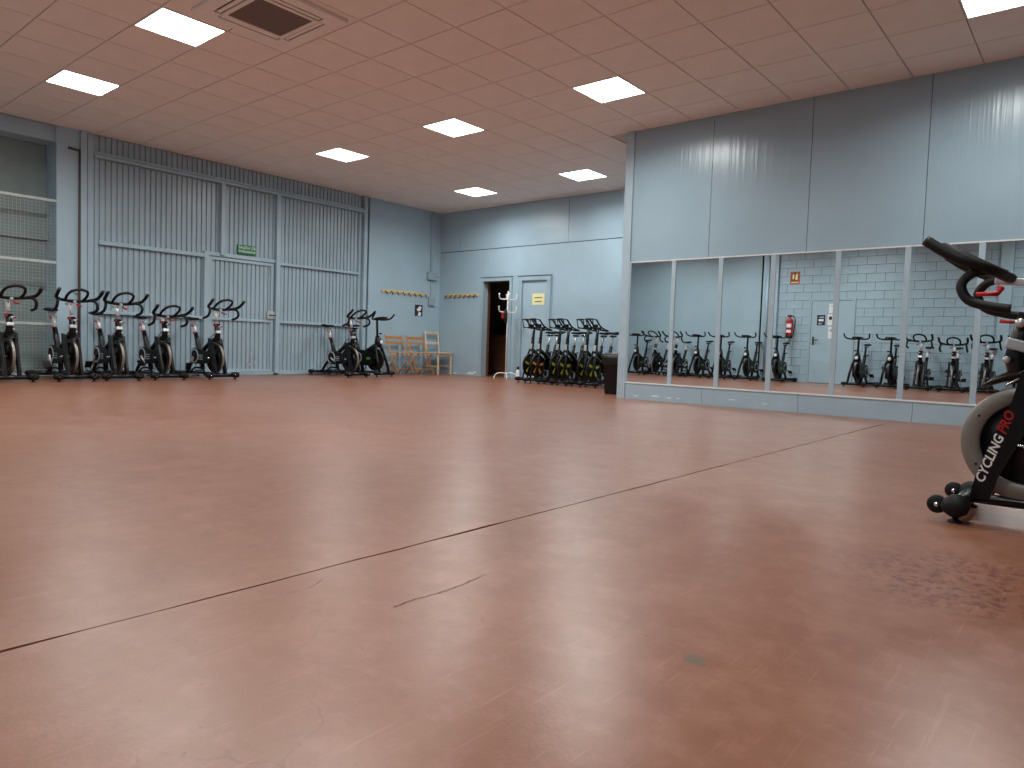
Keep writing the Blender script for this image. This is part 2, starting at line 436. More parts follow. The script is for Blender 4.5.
# front wall (seen in the mirrors): smooth part, pilaster, concrete blocks, door
wf = struct(MB().box(XL-.4, XR+.2, YF-.2, YF, 0, H).build('wall_front', 'mortar'), 'painted concrete block wall seen in the mirrors', 'wall')
MB().box(XL, -6.78, YF, YF+.02, 0, H).build('smooth_panel', 'wall_paint', wf)
MB().box(-6.75, -6.38, YF, YF+.10, 0, H).build('pilaster', 'wall_paint', wf)
MB().tube([(-6.80, YF+.035, 0), (-6.80, YF+.035, H)], .018, 8).build('black_pipe', 'plastic_black', wf)
MB().tube([(-6.62, YF+.135, 0), (-6.62, YF+.135, H)], .03, 10).build('grey_pipe', 'gate_frame', wf)
MB().box(-1.80, -1.58, YF, YF+.10, 0, H).build('pilaster', 'wall_paint', wf)
blk = {}
DX0, DX1, DZ = -5.56, -4.62, 1.99
bfield = MB()
def put_block(x0, x1, z0, z1, single):
    if x1-x0 < .05: return
    if single:
        key = (round(x1-x0, 3), round(z1-z0, 3)); hx, hz = (x1-x0)/2-.005, (z1-z0)/2-.005
        if key not in blk:
            o = MB().box(-hx, hx, 0, .012, -hz, hz).build('concrete_block', 'block_paint', wf); o.location = ((x0+x1)/2, YF-.004, (z0+z1)/2); blk[key] = o.data
        else: share(blk[key], 'concrete_block', wf, ((x0+x1)/2, YF-.004, (z0+z1)/2))
    else: bfield.box(x0+.005, x1-.005, YF-.004, YF+.008, z0+.005, z1-.005)
for c in range(18):
    z0, z1 = c*.2, min((c+1)*.2, H)
    off = .2 if c % 2 else 0
    x = -6.38-off
    while x < XR:
        a, b = max(x, -6.38), min(x+.4, XR); x += .4
        for p, q in ((a, min(b, -1.80)), (max(a, -1.58), b)):
            if z0 < DZ-.01 and q > DX0-.05 and p < DX1+.05:
                put_block(p, DX0-.05, z0, z1, True); put_block(DX1+.05, q, z0, z1, True)
            else: put_block(p, q, z0, z1, q <= -.9 and z1 < 3.01)
bfield.build('concrete_block', 'block_paint', wf)['kind'] = 'stuff'

# baseboard along nothing: the photograph shows none

# ------------------------------------------------------------------ the corrugated sliding gate, with its wicket door
gt = thing('door_1', 'tall blue grey corrugated steel gate with framed panels', 'gate', (0, 0, 0), kind='structure')
GXF = -11.35
def sheet(y0, y1, z0, z1, parent, name='corrugated_sheet', xo=GXF):
    p = .08
    def prof(t):
        t = t % p
        if t < .054: return 0
        if t < .059: return -.022*(t-.054)/.005
        if t < .075: return -.022
        return -.022*(1-(t-.075)/.005)
    cuts = {y0, y1}; k = math.floor(y0/p)-1
    while k*p < y1+p:
        for t in (0, .054, .059, .075):
            yy = k*p+t
            if y0 < yy < y1: cuts.add(yy)
        k += 1
    ysort = sorted(cuts); mb = MB(); n = len(ysort); vs = []
    for z in (z0, z1):
        for yy in ysort: vs.append((xo+prof(yy), yy, z))
    for z in (z0, z1):
        for yy in ysort: vs.append((xo+prof(yy)-.002, yy, z))
    fs = [(i, i+1, n+i+1, n+i) for i in range(n-1)]+[(2*n+i, 3*n+i, 3*n+i+1, 2*n+i+1) for i in range(n-1)]
    mb.add(vs, fs)
    return mb.build(name, 'gate_paint', parent, False)
def rail(y0, y1, z0, z1, parent, name, d=.05, m='gate_frame'):
    return MB().bbox(-11.385, GXF+d, y0, y1, z0, z1, .004).build(name, m, parent)
MB().box(-11.398, -11.39, 3.8, 8.9, 0, H).build('backing', 'gap', gt)
rail(3.80, 3.88, 0, H, gt, 'guide_post', .09); rail(3.90, 3.98, 0, H, gt, 'post', .05)
rail(8.80, 8.88, 0, H, gt, 'post', .09)
rail(3.98, 8.80, 3.155, 3.195, gt, 'header_rail', .085); rail(3.98, 8.80, 3.205, 3.245, gt, 'header_rail', .06)
sheet(3.98, 8.80, 3.245, H, gt)                                   # fixed strip above the gate
rail(4.0, 4.05, .03, 3.155, gt, 'stile', .02)
rail(5.885, 5.955, 1.99, 3.155, gt, 'stile', .085)
rail(6.90, 6.98, .03, 3.155, gt, 'stile', .09)
rail(8.73, 8.79, .03, 3.155, gt, 'stile', .02)
sheet(4.05, 5.885, 1.985, 3.15, gt); sheet(5.955, 6.90, 2.03, 3.15, gt); sheet(6.98, 8.73, 1.99, 3.15, gt)
rail(4.05, 5.64, 1.925, 1.985, gt, 'crossbar'); rail(5.62, 6.90, 1.965, 2.03, gt, 'crossbar', .045)
rail(6.98, 8.73, 1.945, 1.99, gt, 'crossbar')
sheet(4.05, 5.62, .965, 1.925, gt); sheet(6.98, 8.73, .965, 1.945, gt)
rail(4.05, 5.62, .92, .965, gt, 'crossbar'); rail(6.98, 8.73, .92, .965, gt, 'crossbar')
sheet(4.05, 5.62, .07, .92, gt); sheet(6.98, 8.73, .07, .92, gt)
rail(5.62, 5.70, .03, 1.965, gt, 'stile', .06)
rail(3.98, 5.62, .004, .07, gt, 'bottom_rail'); rail(6.98, 8.80, .004, .07, gt, 'bottom_rail'); rail(5.70, 6.90, .004, .045, gt, 'threshold')
wk = MB()
for a in ((5.71, 5.76, .05, 1.955), (6.83, 6.885, .05, 1.955), (5.76, 6.83, 1.905, 1.955), (5.76, 6.83, .92, .965), (5.76, 6.83, .05, .10)):
    wk.bbox(-11.385, GXF+.03, *a, .004)
wk = wk.build('wicket_door', 'gate_frame', gt)
sheet(5.76, 6.83, .965, 1.905, wk); sheet(5.76, 6.83, .10, .92, wk)
MB().bbox(GXF+.03, GXF+.055, 6.76, 6.90, .98, 1.12, .006).build('lock_box', 'galv', wk)
MB().tube([(GXF+.06, 6.79, 1.05), (GXF+.10, 6.79, 1.05), (GXF+.10, 6.89, 1.05)], .010, 6).build('handle', 'plastic_black', wk)
# scuffed bare patches on the wicket door
for y, z, a, b in ((6.42, .30, .02, .09), (6.50, .36, .012, .05), (6.56, .22, .02, .05), (6.47, .18, .015, .03)):
    MB().prism([(y-a, z-b), (y+a*.7, z-b*.8), (y+a, z+b*.3), (y+a*.2, z+b), (y-a*.8, z+b*.5)], GXF+.0005, GXF+.0015, 'yz').build('bare_patch', 'silver', wk)

# emergency exit sign
es = thing('exit_sign', 'green emergency exit sign with white lettering above the wicket door', 'sign', (-11.31, 6.365, 2.13))
MB().bbox(-.03, .006, -.165, .165, -.075, .075, .003).build('plate', 'sign_green', es)
text('SALIDA DE', .066, 'white', es, frame_mtx((.0068, 0, .032), (0,1,0), (0,0,1)))
text('EMERGENCIA', .052, 'white', es, frame_mtx((.0068, 0, -.034), (0,1,0), (0,0,1)))

# rusty downpipe beside the gate
rp = thing('downpipe', 'thin rusty brown downpipe beside the gate post', 'pipe', (-11.28, 3.775, 0))
MB().tube([(0, 0, 0), (0, .02, 3.22)], .017, 8).build('pipe', 'rust', rp)
MB().tube([(0, .02, 3.2), (0, -.13, 3.21)], .016, 6).build('bracket', 'rust', rp)
MB().box(-.025, .0, -.05, .05, 1.2, 1.23).build('clip', 'galv', rp)

# wire mesh screen in front of the recess
ws = thing('wire_screen', 'galvanised wire mesh screen in the recess left of the gate', 'screen', (-11.335, 0, 0))
for z in (2.45, 1.60, .74, .03): MB().box(-.015, .015, .25, 3.56, z-.018, z+.018).build('frame_bar', 'galv', ws)
for y in (.25, 1.9, 3.545): MB().box(-.014, .014, y-.018, y+.018, .02, 2.46).build('frame_bar', 'galv', ws)
me_ = MB(); s_ = .045; y = .3
while y < 3.52: me_.box(-.0012, .0012, y-.0012, y+.0012, .03, 2.45); y += s_
z = .06
while z < 2.43: me_.box(-.0012, .0012, .25, 3.54, z-.0012, z+.0012); z += s_
me_.build('wire_mesh', 'galv', ws)['kind'] = 'stuff'

# ------------------------------------------------------------------ back wall: doorway, store, second door
d2 = thing('door_2', 'open doorway to a dark store with blue grey frame', 'doorway', kind='structure')
MB().box(-10.085, -10.02, YB-.03, YB+.20, 0, 2.04).build('jamb', 'gate_frame', d2)
MB().box(-9.30, -9.235, YB-.03, YB+.20, 0, 2.04).build('jamb', 'gate_frame', d2)
MB().box(-10.02, -9.30, YB-.03, YB+.20, 1.97, 2.04).build('lintel', 'gate_frame', d2)
MB().box(-10.02, -10.005, YB+.13, YB+.19, 0, 1.97).build('wood_stop', 'wood_brown', d2)
st = struct(MB().box(-11.9, -11.8, YB+.18, YB+2.2, 0, 2.6).build('wall_store', 'dark_store'), 'dark walls of the small store behind the open doorway', 'wall')
MB().box(-8.4, -8.3, YB+.18, YB+2.2, 0, 2.6).build('wall_panel', 'dark_store', st)
MB().box(-11.9, -8.3, YB+2.1, YB+2.2, 0, 2.6).build('wall_panel', 'dark_store', st)
MB().box(-11.9, -8.3, YB+.18, YB+2.2, 2.5, 2.6).build('store_ceiling', 'dark_store', st)
cb = thing('store_cupboard', 'brown wooden cupboard inside the dark store', 'cupboard', (-10.35, YB+1.4, 0))
MB().bbox(-.75, .75, -.22, .22, 0, .86, .008).build('body', 'wood_brown', cb)
for x in (-.5, 0, .5): MB().bbox(x-.235, x+.235, -.24, -.22, .06, .82, .006).build('door', 'wood_brown', cb)
MB().bbox(-.78, .78, -.26, .24, .86, .9, .006).build('top', 'wood_brown', cb)
bg = tag(MB().loft([[(x+a*sx, y_+b*sy, .90+zz) for a, b in ((1,0),(.7,.7),(0,1),(-.7,.7),(-1,0),(-.7,-.7),(0,-1),(.7,-.7))] for x, y_, sx, sy, zz in ((-10.6,YB+1.4,.28,.16,0.0), (-10.6,YB+1.4,.32,.18,.12), (-10.58,YB+1.4,.2,.12,.25), (-10.58,YB+1.4,.06,.05,.3))]).build('sports_bag', 'plastic_black'), 'black bag lying on top of the cupboard in the store', 'bag')

d3 = thing('door_3', 'closed blue grey door with a yellow notice on it', 'door', kind='structure')
MB().box(-9.06, -8.96, YB-.05, YB+.02, 0, 2.03).build('jamb', 'gate_frame', d3)
MB().box(-8.34, -8.26, YB-.05, YB+.02, 0, 2.03).build('jamb', 'gate_frame', d3)
MB().box(-8.96, -8.34, YB-.05, YB+.02, 1.95, 2.03).build('lintel', 'gate_frame', d3)
MB().box(-8.955, -8.345, YB-.012, YB+.01, .01, 1.945).build('leaf', 'wall_paint_flat', d3)
MB().tube([(-8.9, YB-.015, 1.0), (-8.9, YB-.06, 1.0), (-8.8, YB-.06, 1.0)], .009, 6).build('handle', 'silver', d3)
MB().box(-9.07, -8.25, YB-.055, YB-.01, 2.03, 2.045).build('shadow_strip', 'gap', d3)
MB().box(-10.09, -9.23, YB-.035, YB-.01, 2.04, 2.052).build('dark_strip', 'gap', d2)  # thin dark strip along the top of the doorway frame

yn = thing('notice', 'pale yellow paper notice taped on the closed door', 'notice', (-8.56, YB-.016, 1.58))
MB().box(-.15, .15, -.002, .001, -.11, .11).build('sheet', 'paper_yellow', yn)
for zz, wd in ((.03, .19), (-.045, .17)):
    MB().box(-wd/2, wd/2, -.003, -.0022, zz-.008, zz+.008).build('printed_line', 'ink', yn)

# ------------------------------------------------------------------ left wall odds and ends near the corner
def peg_rack(loc, rz, n, L, label):
    t = thing('peg_rack', label, 'coat rack', loc, rz, 'wooden peg racks in the corner')
    MB().bbox(-L/2, L/2, -.022, 0, -.028, .028, .004).build('board', 'wood_peg', t)
    me = None
    for k in range(n):
        x = -L/2+L*(k+.5)/n
        pts = spline([(0, -.022, 0), (0, -.05, -.01), (0, -.075, -.05), (0, -.085, -.075)], 3)
        if me is None:
            o = MB().tube(pts, .009, 6).build('peg', 'plastic_black', t); o.location = (x, 0, 0); me = o.data
        else: share(me, 'peg', t, (x, 0, 0))
peg_rack((XL, 9.95, 1.69), PI/2, 8, 1.26, 'wooden peg rack on the left wall above the folding chairs')
peg_rack((-10.66, YB, 1.70), 0, 7, .98, 'wooden peg rack on the back wall beside the open doorway')

el = thing('conduit', 'painted vertical electrical conduit with junction boxes by the corner', 'conduit', (XL, 10.65, 0))
MB().tube([(.015, 0, H), (.015, 0, 2.19)], .014, 8).build('pipe', 'gate_frame', el)
MB().tube([(.012, .02, 2.02), (.012, .02, 1.65)], .009, 8).build('pipe', 'gate_frame', el)
MB().bbox(0, .07, -.10, .16, 2.02, 2.19, .008).build('junction_box', 'plastic_grey', el)
MB().bbox(0, .06, -.05, .12, 1.47, 1.65, .008).build('switch_box', 'plastic_grey', el)
MB().tube([(.03, .16, 2.10), (.03, .22, 2.10)], .012, 6).build('cable_gland', 'plastic_black', el)
MB().tube(spline([(.01, .05, 2.19), (.01, .06, 2.50), (.01, .12, 2.60), (.01, .30, 2.62)], 5), .006, 6).build('cable', 'gate_frame', el)
ps = thing('small_poster', 'small dark poster with pale figures below the peg rack', 'poster', (XL+.001, 10.345, 1.345))
MB().box(0, .003, -.11, .11, -.12, .12).build('sheet', 'ink', ps)
MB().prism([(-.06, .02), (.02, .09), (.08, .08), (.05, .0), (-.02, -.02)], .003, .004, 'yz').build('print', 'paper_white', ps)
MB().prism([(-.03, -.11), (.06, -.11), (.07, -.04), (0, -.03)], .003, .004, 'yz').build('print', 'paper_white', ps)

# ------------------------------------------------------------------ ceiling lamps and cassette unit
def lamp_proto():
    t = thing('ceiling_light', '', 'ceiling light', group='square ceiling light panels')
    s = T/2-.004
    f_ = MB()
    for a in ((-s, s, -s, -s+.014), (-s, s, s-.014, s), (-s, -s+.014, -s+.014, s-.014), (s-.014, s, -s+.014, s-.014)): f_.box(*a, -.006, .011)
    f_.build('frame', 'lamp_frame', t)
    MB().box(-s+.014, s-.014, -s+.014, s-.014, -.003, .008).build('diffuser', 'diffuser', t)
    la = bpy.data.lights.new('downlight', 'AREA'); la.shape = 'SQUARE'; la.size = 2*s-.03; la.energy = PANEL_WATT
    la.color = PANEL_COLOR; la.spread = math.radians(160)
    lo = bpy.data.objects.new('downlight', la); COL.objects.link(lo); lo.parent = t; lo.location = (0, 0, -.0045)
    return t
LN = {(-3,-4): 'large square ceiling light beside the air conditioning cassette', (-3,-8): 'square ceiling light at far left above the mesh screen',
      (3,-8): 'square ceiling light above the right half of the gate', (3,-4): 'square ceiling light in the middle of the ceiling, left of the brightest centre one',
      (3,0): 'square ceiling light nearest the top corner of the mirror wall', (8,-8): 'small far square ceiling light nearest the back left corner',
      (8,-4): 'far square ceiling light in front of the back wall beside the mirror wall', (3,6): 'square ceiling light cut by the top right edge of the photo'}
lp = lamp_proto()
for k, (i, j) in enumerate(LAMPS):
    o = lp if k == 0 else copy_tree(lp)
    o.location = (GX+(j+.5)*T, GY+(i+.5)*T, H)
    o['label'] = LN.get((i, j), 'unseen ceiling light panel outside the photo')

ac = thing('air_conditioner', 'ceiling air conditioning cassette with a dark square intake grille', 'air conditioner', (-5.815, 3.465, H))
fr = MB(); A, G_ = .475, .26
for a in ((-A, A, -A, -.37), (-A, A, .37, A), (-A, -.37, -.37, .37), (.37, A, -.37, .37)): fr.bbox(*a, -.035, -.001, .004)
fr.build('panel', 'ac_white', ac)
fr = MB()
for a in ((-.30, .30, -.30, -G_), (-.30, .30, G_, .30), (-.30, -G_, -G_, G_), (G_, .30, -G_, G_)): fr.bbox(*a, -.04, -.001, .003)
fr.build('inner_frame', 'ac_white', ac)
MB().box(-.37, .37, -.37, .37, -.010, -.002).build('slot', 'ac_dark', ac)
for k in range(4):
    o = MB().bbox(-.28, .28, .313, .352, -.034, -.026, .003).build('louver', 'ac_white', ac); o.rotation_euler = (0, 0, k*PI/2)
for k in range(4):
    o = MB().box(.295, .372, .295, .372, -.036, -.002).build('corner_cap', 'ac_white', ac); o.rotation_euler = (0, 0, k*PI/2)
gr = MB().box(-G_, G_, -G_, G_, -.022, -.012).build('intake_grille', 'ac_grille', ac)
gs = MB()
for k in range(30):
    x = -G_+.009+k*(2*G_-.018)/29; gs.box(x-.004, x+.004, -G_, G_, -.034, -.022)
gs.build('grille_slats', 'ac_grille', gr)['kind'] = 'stuff'

# ------------------------------------------------------------------ spin bikes
def lens_pts(p0, p1, r0_, r1_, n=10):
    """stadium outline around two circles in the xz plane"""
    d = math.atan2(p1[1]-p0[1], p1[0]-p0[0]); L = math.hypot(p1[0]-p0[0], p1[1]-p0[1]); b = math.acos((r0_-r1_)/L); out = []
    for k in range(n+1):
        a = d+b+(2*PI-2*b)*k/n; out.append((p0[0]+r0_*math.cos(a), p0[1]+r0_*math.sin(a)))
    for k in range(n+1):
        a = d-b+2*b*k/n; out.append((p1[0]+r1_*math.cos(a), p1[1]+r1_*math.sin(a)))
    return out
def saddle(parent, x, z, m='black_satin'):
    rings = []
    for dx, hw, zt, th in ((.15, .012, -.012, .02), (.13, .022, .0, .035), (.05, .028, .004, .04), (-.02, .045, .004, .045), (-.08, .078, .010, .05), (-.12, .085, .018, .05), (-.145, .06, .020, .035)):
        rings.append([(x+dx, hw*math.cos(a), z+zt-th/2+th/2*math.sin(a)) for a in [2*PI*q/10 for q in range(10)]])
    o = MB().loft(rings).build('saddle', m, parent)
    MB().tube([(x+.06, .02, z-.05), (x-.09, .03, z-.05)], .005, 5).tube([(x+.06, -.02, z-.05), (x-.09, -.03, z-.05)], .005, 5).build('saddle_rail', 'chrome', o)
    return o
def stabilizer(parent, x, half, m='black_paint', name='front_stabilizer', r=.028, fat=1.0):
    o = MB().tube([(x, -half, .062), (x, half, .062)], r, 10, sx=1.15).build(name, m, parent)
    for s in (-1, 1):
        ring = lambda yy, rx, rz_: [(x+fat*rx*math.cos(a), yy*s, .066+fat*rz_*math.sin(a)) for a in [2*PI*q/10 for q in range(10)]]
        MB().loft([ring(half-.09, .032, .032), ring(half-.05, .040, .037), ring(half-.01, .042, .036), ring(half+.015, .034, .028), ring(half+.024, .015, .012)]).build('end_cap', 'rubber', o)
        MB().lathe([(0, 0), (.026, 0), (.028, .006), (.012, .012), (.009, .034), (0, .034)], (x, (half-.04)*s, 0), 'z', 12).build('foot', 'plastic_black', o)
    return o
def cranks(parent, bx, bz, ang, q=.115, L=.165, pw=.085):
    for s in (-1, 1):
        o = MB().tube([(0, s*(q-.03), 0), (.02, s*q, 0), (L, s*q, 0)], [.016, .015, .011], 8).build('crank', 'black_satin' if s > 0 else 'silver', parent)
        o.location = (bx, 0, bz); o.rotation_euler = (0, -(ang+(PI if s < 0 else 0)), 0)
        y0, y1 = (s*q+.008, s*q+.008+pw) if s > 0 else (s*q-.008-pw, s*q-.008)
        MB().bbox(L-.05, L+.05, y0, y1, -.012, .012, .004).build('pedal', 'plastic_black', o)
        MB().tube(spline([(L+.05, s*(q+.015), 0), (L+.07, s*(q+.02), .05), (L+.06, s*(q+.05), .07), (L+.07, s*(q+pw-.01), .05), (L+.05, s*(q+pw), 0)], 3), .006, 5).build('toe_cage', 'plastic_black', o)
def make_cycling_bike():
    t = thing('spin_bike', '', 'exercise bike')
    stabilizer(t, .52, .245, fat=1.2); stabilizer(t, -.52, .245, name='rear_stabilizer')
    MB().tube([(.50, 0, .075), (-.50, 0, .075)], .022, 10, sx=1.3).build('base_beam', 'black_paint', t)
    for s in (-1, 1):
        o = MB().lathe([(0, -.014), (.030, -.014), (.036, -.008), (.036, .008), (.030, .014), (0, .014)], (.585, s*.205, .062), 'y', 18).build('transport_wheel', 'rubber', t)
        MB().lathe([(0, -.018), (.009, -.018), (.009, .018), (0, .018)], (.585, s*.205, .062), 'y', 8).build('hub_cap', 'chrome', o)
        MB().box(.53, .575, s*.205-.028, s*.205-.018, .05, .075).build('bracket', 'black_satin', o)
        # fork blades on either side of the flywheel
        P = [(.492, .085), (.478, .17), (.425, .34), (.372, .49), (.35, .60), (.26, .62), (.272, .50), (.335, .34), (.405, .17), (.425, .085)]
        MB().prism(P, s*.062, s*.094).build('fork_blade', 'black_paint', t)
    d = Vector((-.118, 0, .385)).normalized(); nrm = Vector((-d.z, 0, d.x))
    # lettering runs up the left blade, seen from the left side (+y), front of the bike to the left
    blade = t.children[-1]
    base = Vector((.459, .0945, .165))
    xa = d; ya = Vector((d.z, 0, -d.x))
    text('CYCLING', .047, 'white', blade, frame_mtx(base+xa*.088, xa, ya), shear=.25, bold=.0011, space=1.0, split=True)
    text('PRO', .047, 'red', blade, frame_mtx(base+xa*.245, xa, ya), shear=.25, bold=.0011, space=1.0, split=True)
    # flywheel
    MB().lathe([(.166, -.0162), (.166, -.0172), (.222, -.0172), (.222, -.0162)], (.315, 0, .315), 'y', 48, closed=True).build('flywheel_face', 'wheel_black', t)
    fwh = MB().lathe([(.163, -.010), (.170, -.016), (.226, -.016), (.230, -.012), (.230, .012), (.226, .016), (.170, .016), (.163, .010)], (.315, 0, .315), 'y', 56, closed=True).build('flywheel', 'flywheel', t)
    MB().lathe([(0, -.006), (.165, -.006), (.165, .006), (0, .006)], (.315, 0, .315), 'y', 40).build('flywheel_web', 'black_paint', fwh)
    for k in range(6):
        a = PI/6+k*PI/3
        for s in (-1, 1): MB().lathe([(0, 0), (.005, 0), (.005, s*.002), (0, s*.002)], (.315+.198*math.cos(a), s*.016, .315+.198*math.sin(a)), 'y', 8).build('balance_hole', 'black_satin', fwh)
    MB().tube([(.315, -.125, .315), (.315, .125, .315)], .012, 10).build('axle', 'chrome', fwh)
    MB().tube([(.29, .10, .315), (.345, .10, .315)], .006, 6).build('tension_bolt', 'chrome', fwh)
    # brake fender, a pointed leaf over the wheel
    rings = []
    for x, z, hw, th in ((.485, .535, .006, .006), (.45, .555, .03, .016), (.40, .578, .05, .022), (.34, .592, .055, .026), (.26, .590, .05, .026), (.19, .565, .035, .018), (.15, .54, .012, .008)):
        rings.append([(x, hw*math.cos(a), z+th*math.sin(a)) for a in [2*PI*q/10 for q in range(10)]])
    MB().loft(rings).build('fender', 'black_paint', t)
    MB().tube(spline([(.40, .07, .54), (.35, .075, .575), (.26, .075, .585), (.18, .07, .55)], 4), .005, 5).build('chrome_trim', 'chrome', t)
    # head, post, slider
    MB().tube([(.345, 0, .56), (.378, 0, .66), (.368, 0, .72), (.342, 0, .83)], [.05, .040, .037, .034], 12).build('head_tube', 'black_paint', t)
    MB().bbox(-.042, .042, -.040, .040, -.022, .022, .006, Matrix.Translation((.371, 0, .703)) @ Matrix.Rotation(-.27, 4, 'Y')).build('head_collar', 'silver', t)
    MB().lathe([(0, -.012), (.013, -.012), (.015, 0), (.013, .012), (0, .012)], (.405, .035, .645), 'y', 12).build('badge_knob', 'silver', t)
    post = MB().tube([(.345, 0, .80), (.30, 0, .945)], .023, 10).build('handlebar_post', 'post_silver', t)
    kn = MB().tube([(.37, .045, .79), (.435, .05, .797)], [.005, .008], 8).build('lever', 'red', t)
    MB().lathe([(0, -.03), (.018, -.03), (.018, .03), (0, .03)], (.368, .028, .79), 'y', 10).build('lever_pivot', 'silver', kn)
    MB().bbox(.31, .378, -.038, .038, .80, .835, .006).build('clamp', 'plastic_black', kn)
    MB().bbox(.32, .38, -.044, -.02, .80, .828, .004).build('clamp_edge', 'red', kn)
    sl = MB().bbox(-.15, .15, -.016, .016, -.014, .014, .004, Matrix.Translation((.315, 0, .948)) @ Matrix.Rotation(-.09, 4, 'Y')).build('handlebar_slider', 'silver', t)
    MB().tube([(.44, .02, .93), (.45, .05, .905), (.52, .055, .905)], [.012, .011, .009], 8).build('slider_knob', 'red', t)
    # handlebar: winged crossbar, bull horns, dropped grips, centre loop
    hb = MB()
    for s in (-1, 1):
        hb.tube(spline([(.41, 0, .968), (.425, s*.09, .972), (.455, s*.18, .985), (.52, s*.235, 1.008), (.60, s*.248, 1.05), (.675, s*.25, 1.105)], 5), [.020]*10+[.021]*16, 10)
        hb.tube(spline([(.45, s*.17, .985), (.515, s*.215, .972), (.548, s*.232, .925), (.52, s*.238, .868), (.45, s*.24, .843), (.385, s*.235, .832)], 5), .018, 10)
    hb.tube(spline([(.42, -.10, .975), (.52, -.115, 1.03), (.61, -.09, 1.085), (.65, 0, 1.11), (.61, .09, 1.085), (.52, .115, 1.03), (.42, .10, .975)], 5), .017, 10)
    hb.build('handlebar', 'foam', t)
    # frame
    MB().tube(spline([(.33, 0, .60), (.22, 0, .575), (.05, 0, .47), (-.10, 0, .36)], 5), .036, 10, sx=.8).build('main_tube', 'black_paint', t)
    MB().tube([(-.02, 0, .13), (-.09, 0, .35), (-.19, 0, .56), (-.25, 0, .69)], [.03, .038, .034, .032], 10).build('seat_tube', 'black_paint', t)
    MB().tube(spline([(-.14, 0, .46), (-.30, 0, .28), (-.46, 0, .10)], 4), .024, 10).build('rear_stay', 'black_paint', t)
    MB().tube(spline([(.12, -.05, .08), (.05, -.05, .14), (-.08, -.05, .155), (-.20, -.05, .14), (-.28, -.05, .08)], 4), .014, 8).build('base_arch', 'black_satin', t)
    MB().tube([(-.10, .0, .33), (.02, 0, .30), (.20, 0, .30)], .022, 8).build('chain_stay', 'black_paint', t)
    cg = MB().prism(lens_pts((-.10, .335), (.26, .315), .125, .085), -.098, -.055).build('chain_guard', 'black_satin', t)
    MB().lathe([(.088, -.099), (.088, -.104), (.112, -.104), (.112, -.099)], (-.10, 0, .335), 'y', 32, closed=True).build('guard_ring', 'grey_ring', cg)
    for k in range(3): MB().box(.02, .13, -.1005, -.098, .285+k*.03, .297+k*.03).build('vent_slot', 'grey_ring', cg)
    MB().tube([(-.10, -.12, .335), (-.10, .12, .335)], .022, 10).build('bottom_bracket', 'black_satin', t)
    cranks(t, -.10, .335, 2.6)
    # seat
    MB().tube([(-.24, 0, .67), (-.295, 0, .83)], .023, 10).build('seat_post', 'post_silver', t)
    MB().bbox(-.40, -.20, -.017, .017, .828, .858, .004).build('seat_slider', 'silver', t)
    k1 = MB().tube([(-.265, -.03, .69), (-.225, -.05, .69), (-.17, -.055, .685)], [.012, .010, .009], 8).build('seat_knob', 'red', t)
    MB().tube([(-.31, -.02, .815), (-.27, -.05, .80), (-.21, -.055, .79)], [.012, .010, .009], 8).build('slider_lever', 'red', t)
    saddle(t, -.31, .925)
    MB().tube(spline([(.33, .03, .74), (.24, .05, .70), (.12, .03, .62), (.10, 0, .52)], 4), .005, 5).build('brake_cable', 'rubber', t)
    return t
HB = {'handlebar', 'handlebar_post', 'handlebar_slider', 'slider_knob'}
def shift(t, dz, ds=0, turn=0):
    for c in t.children:
        n = c.name.split('.')[0]
        if n == 'crank': c.rotation_euler.y += turn
        if n in HB: c.location.z += dz
        if n in ('saddle', 'seat_post', 'seat_slider', 'slider_lever'): c.location.z += ds

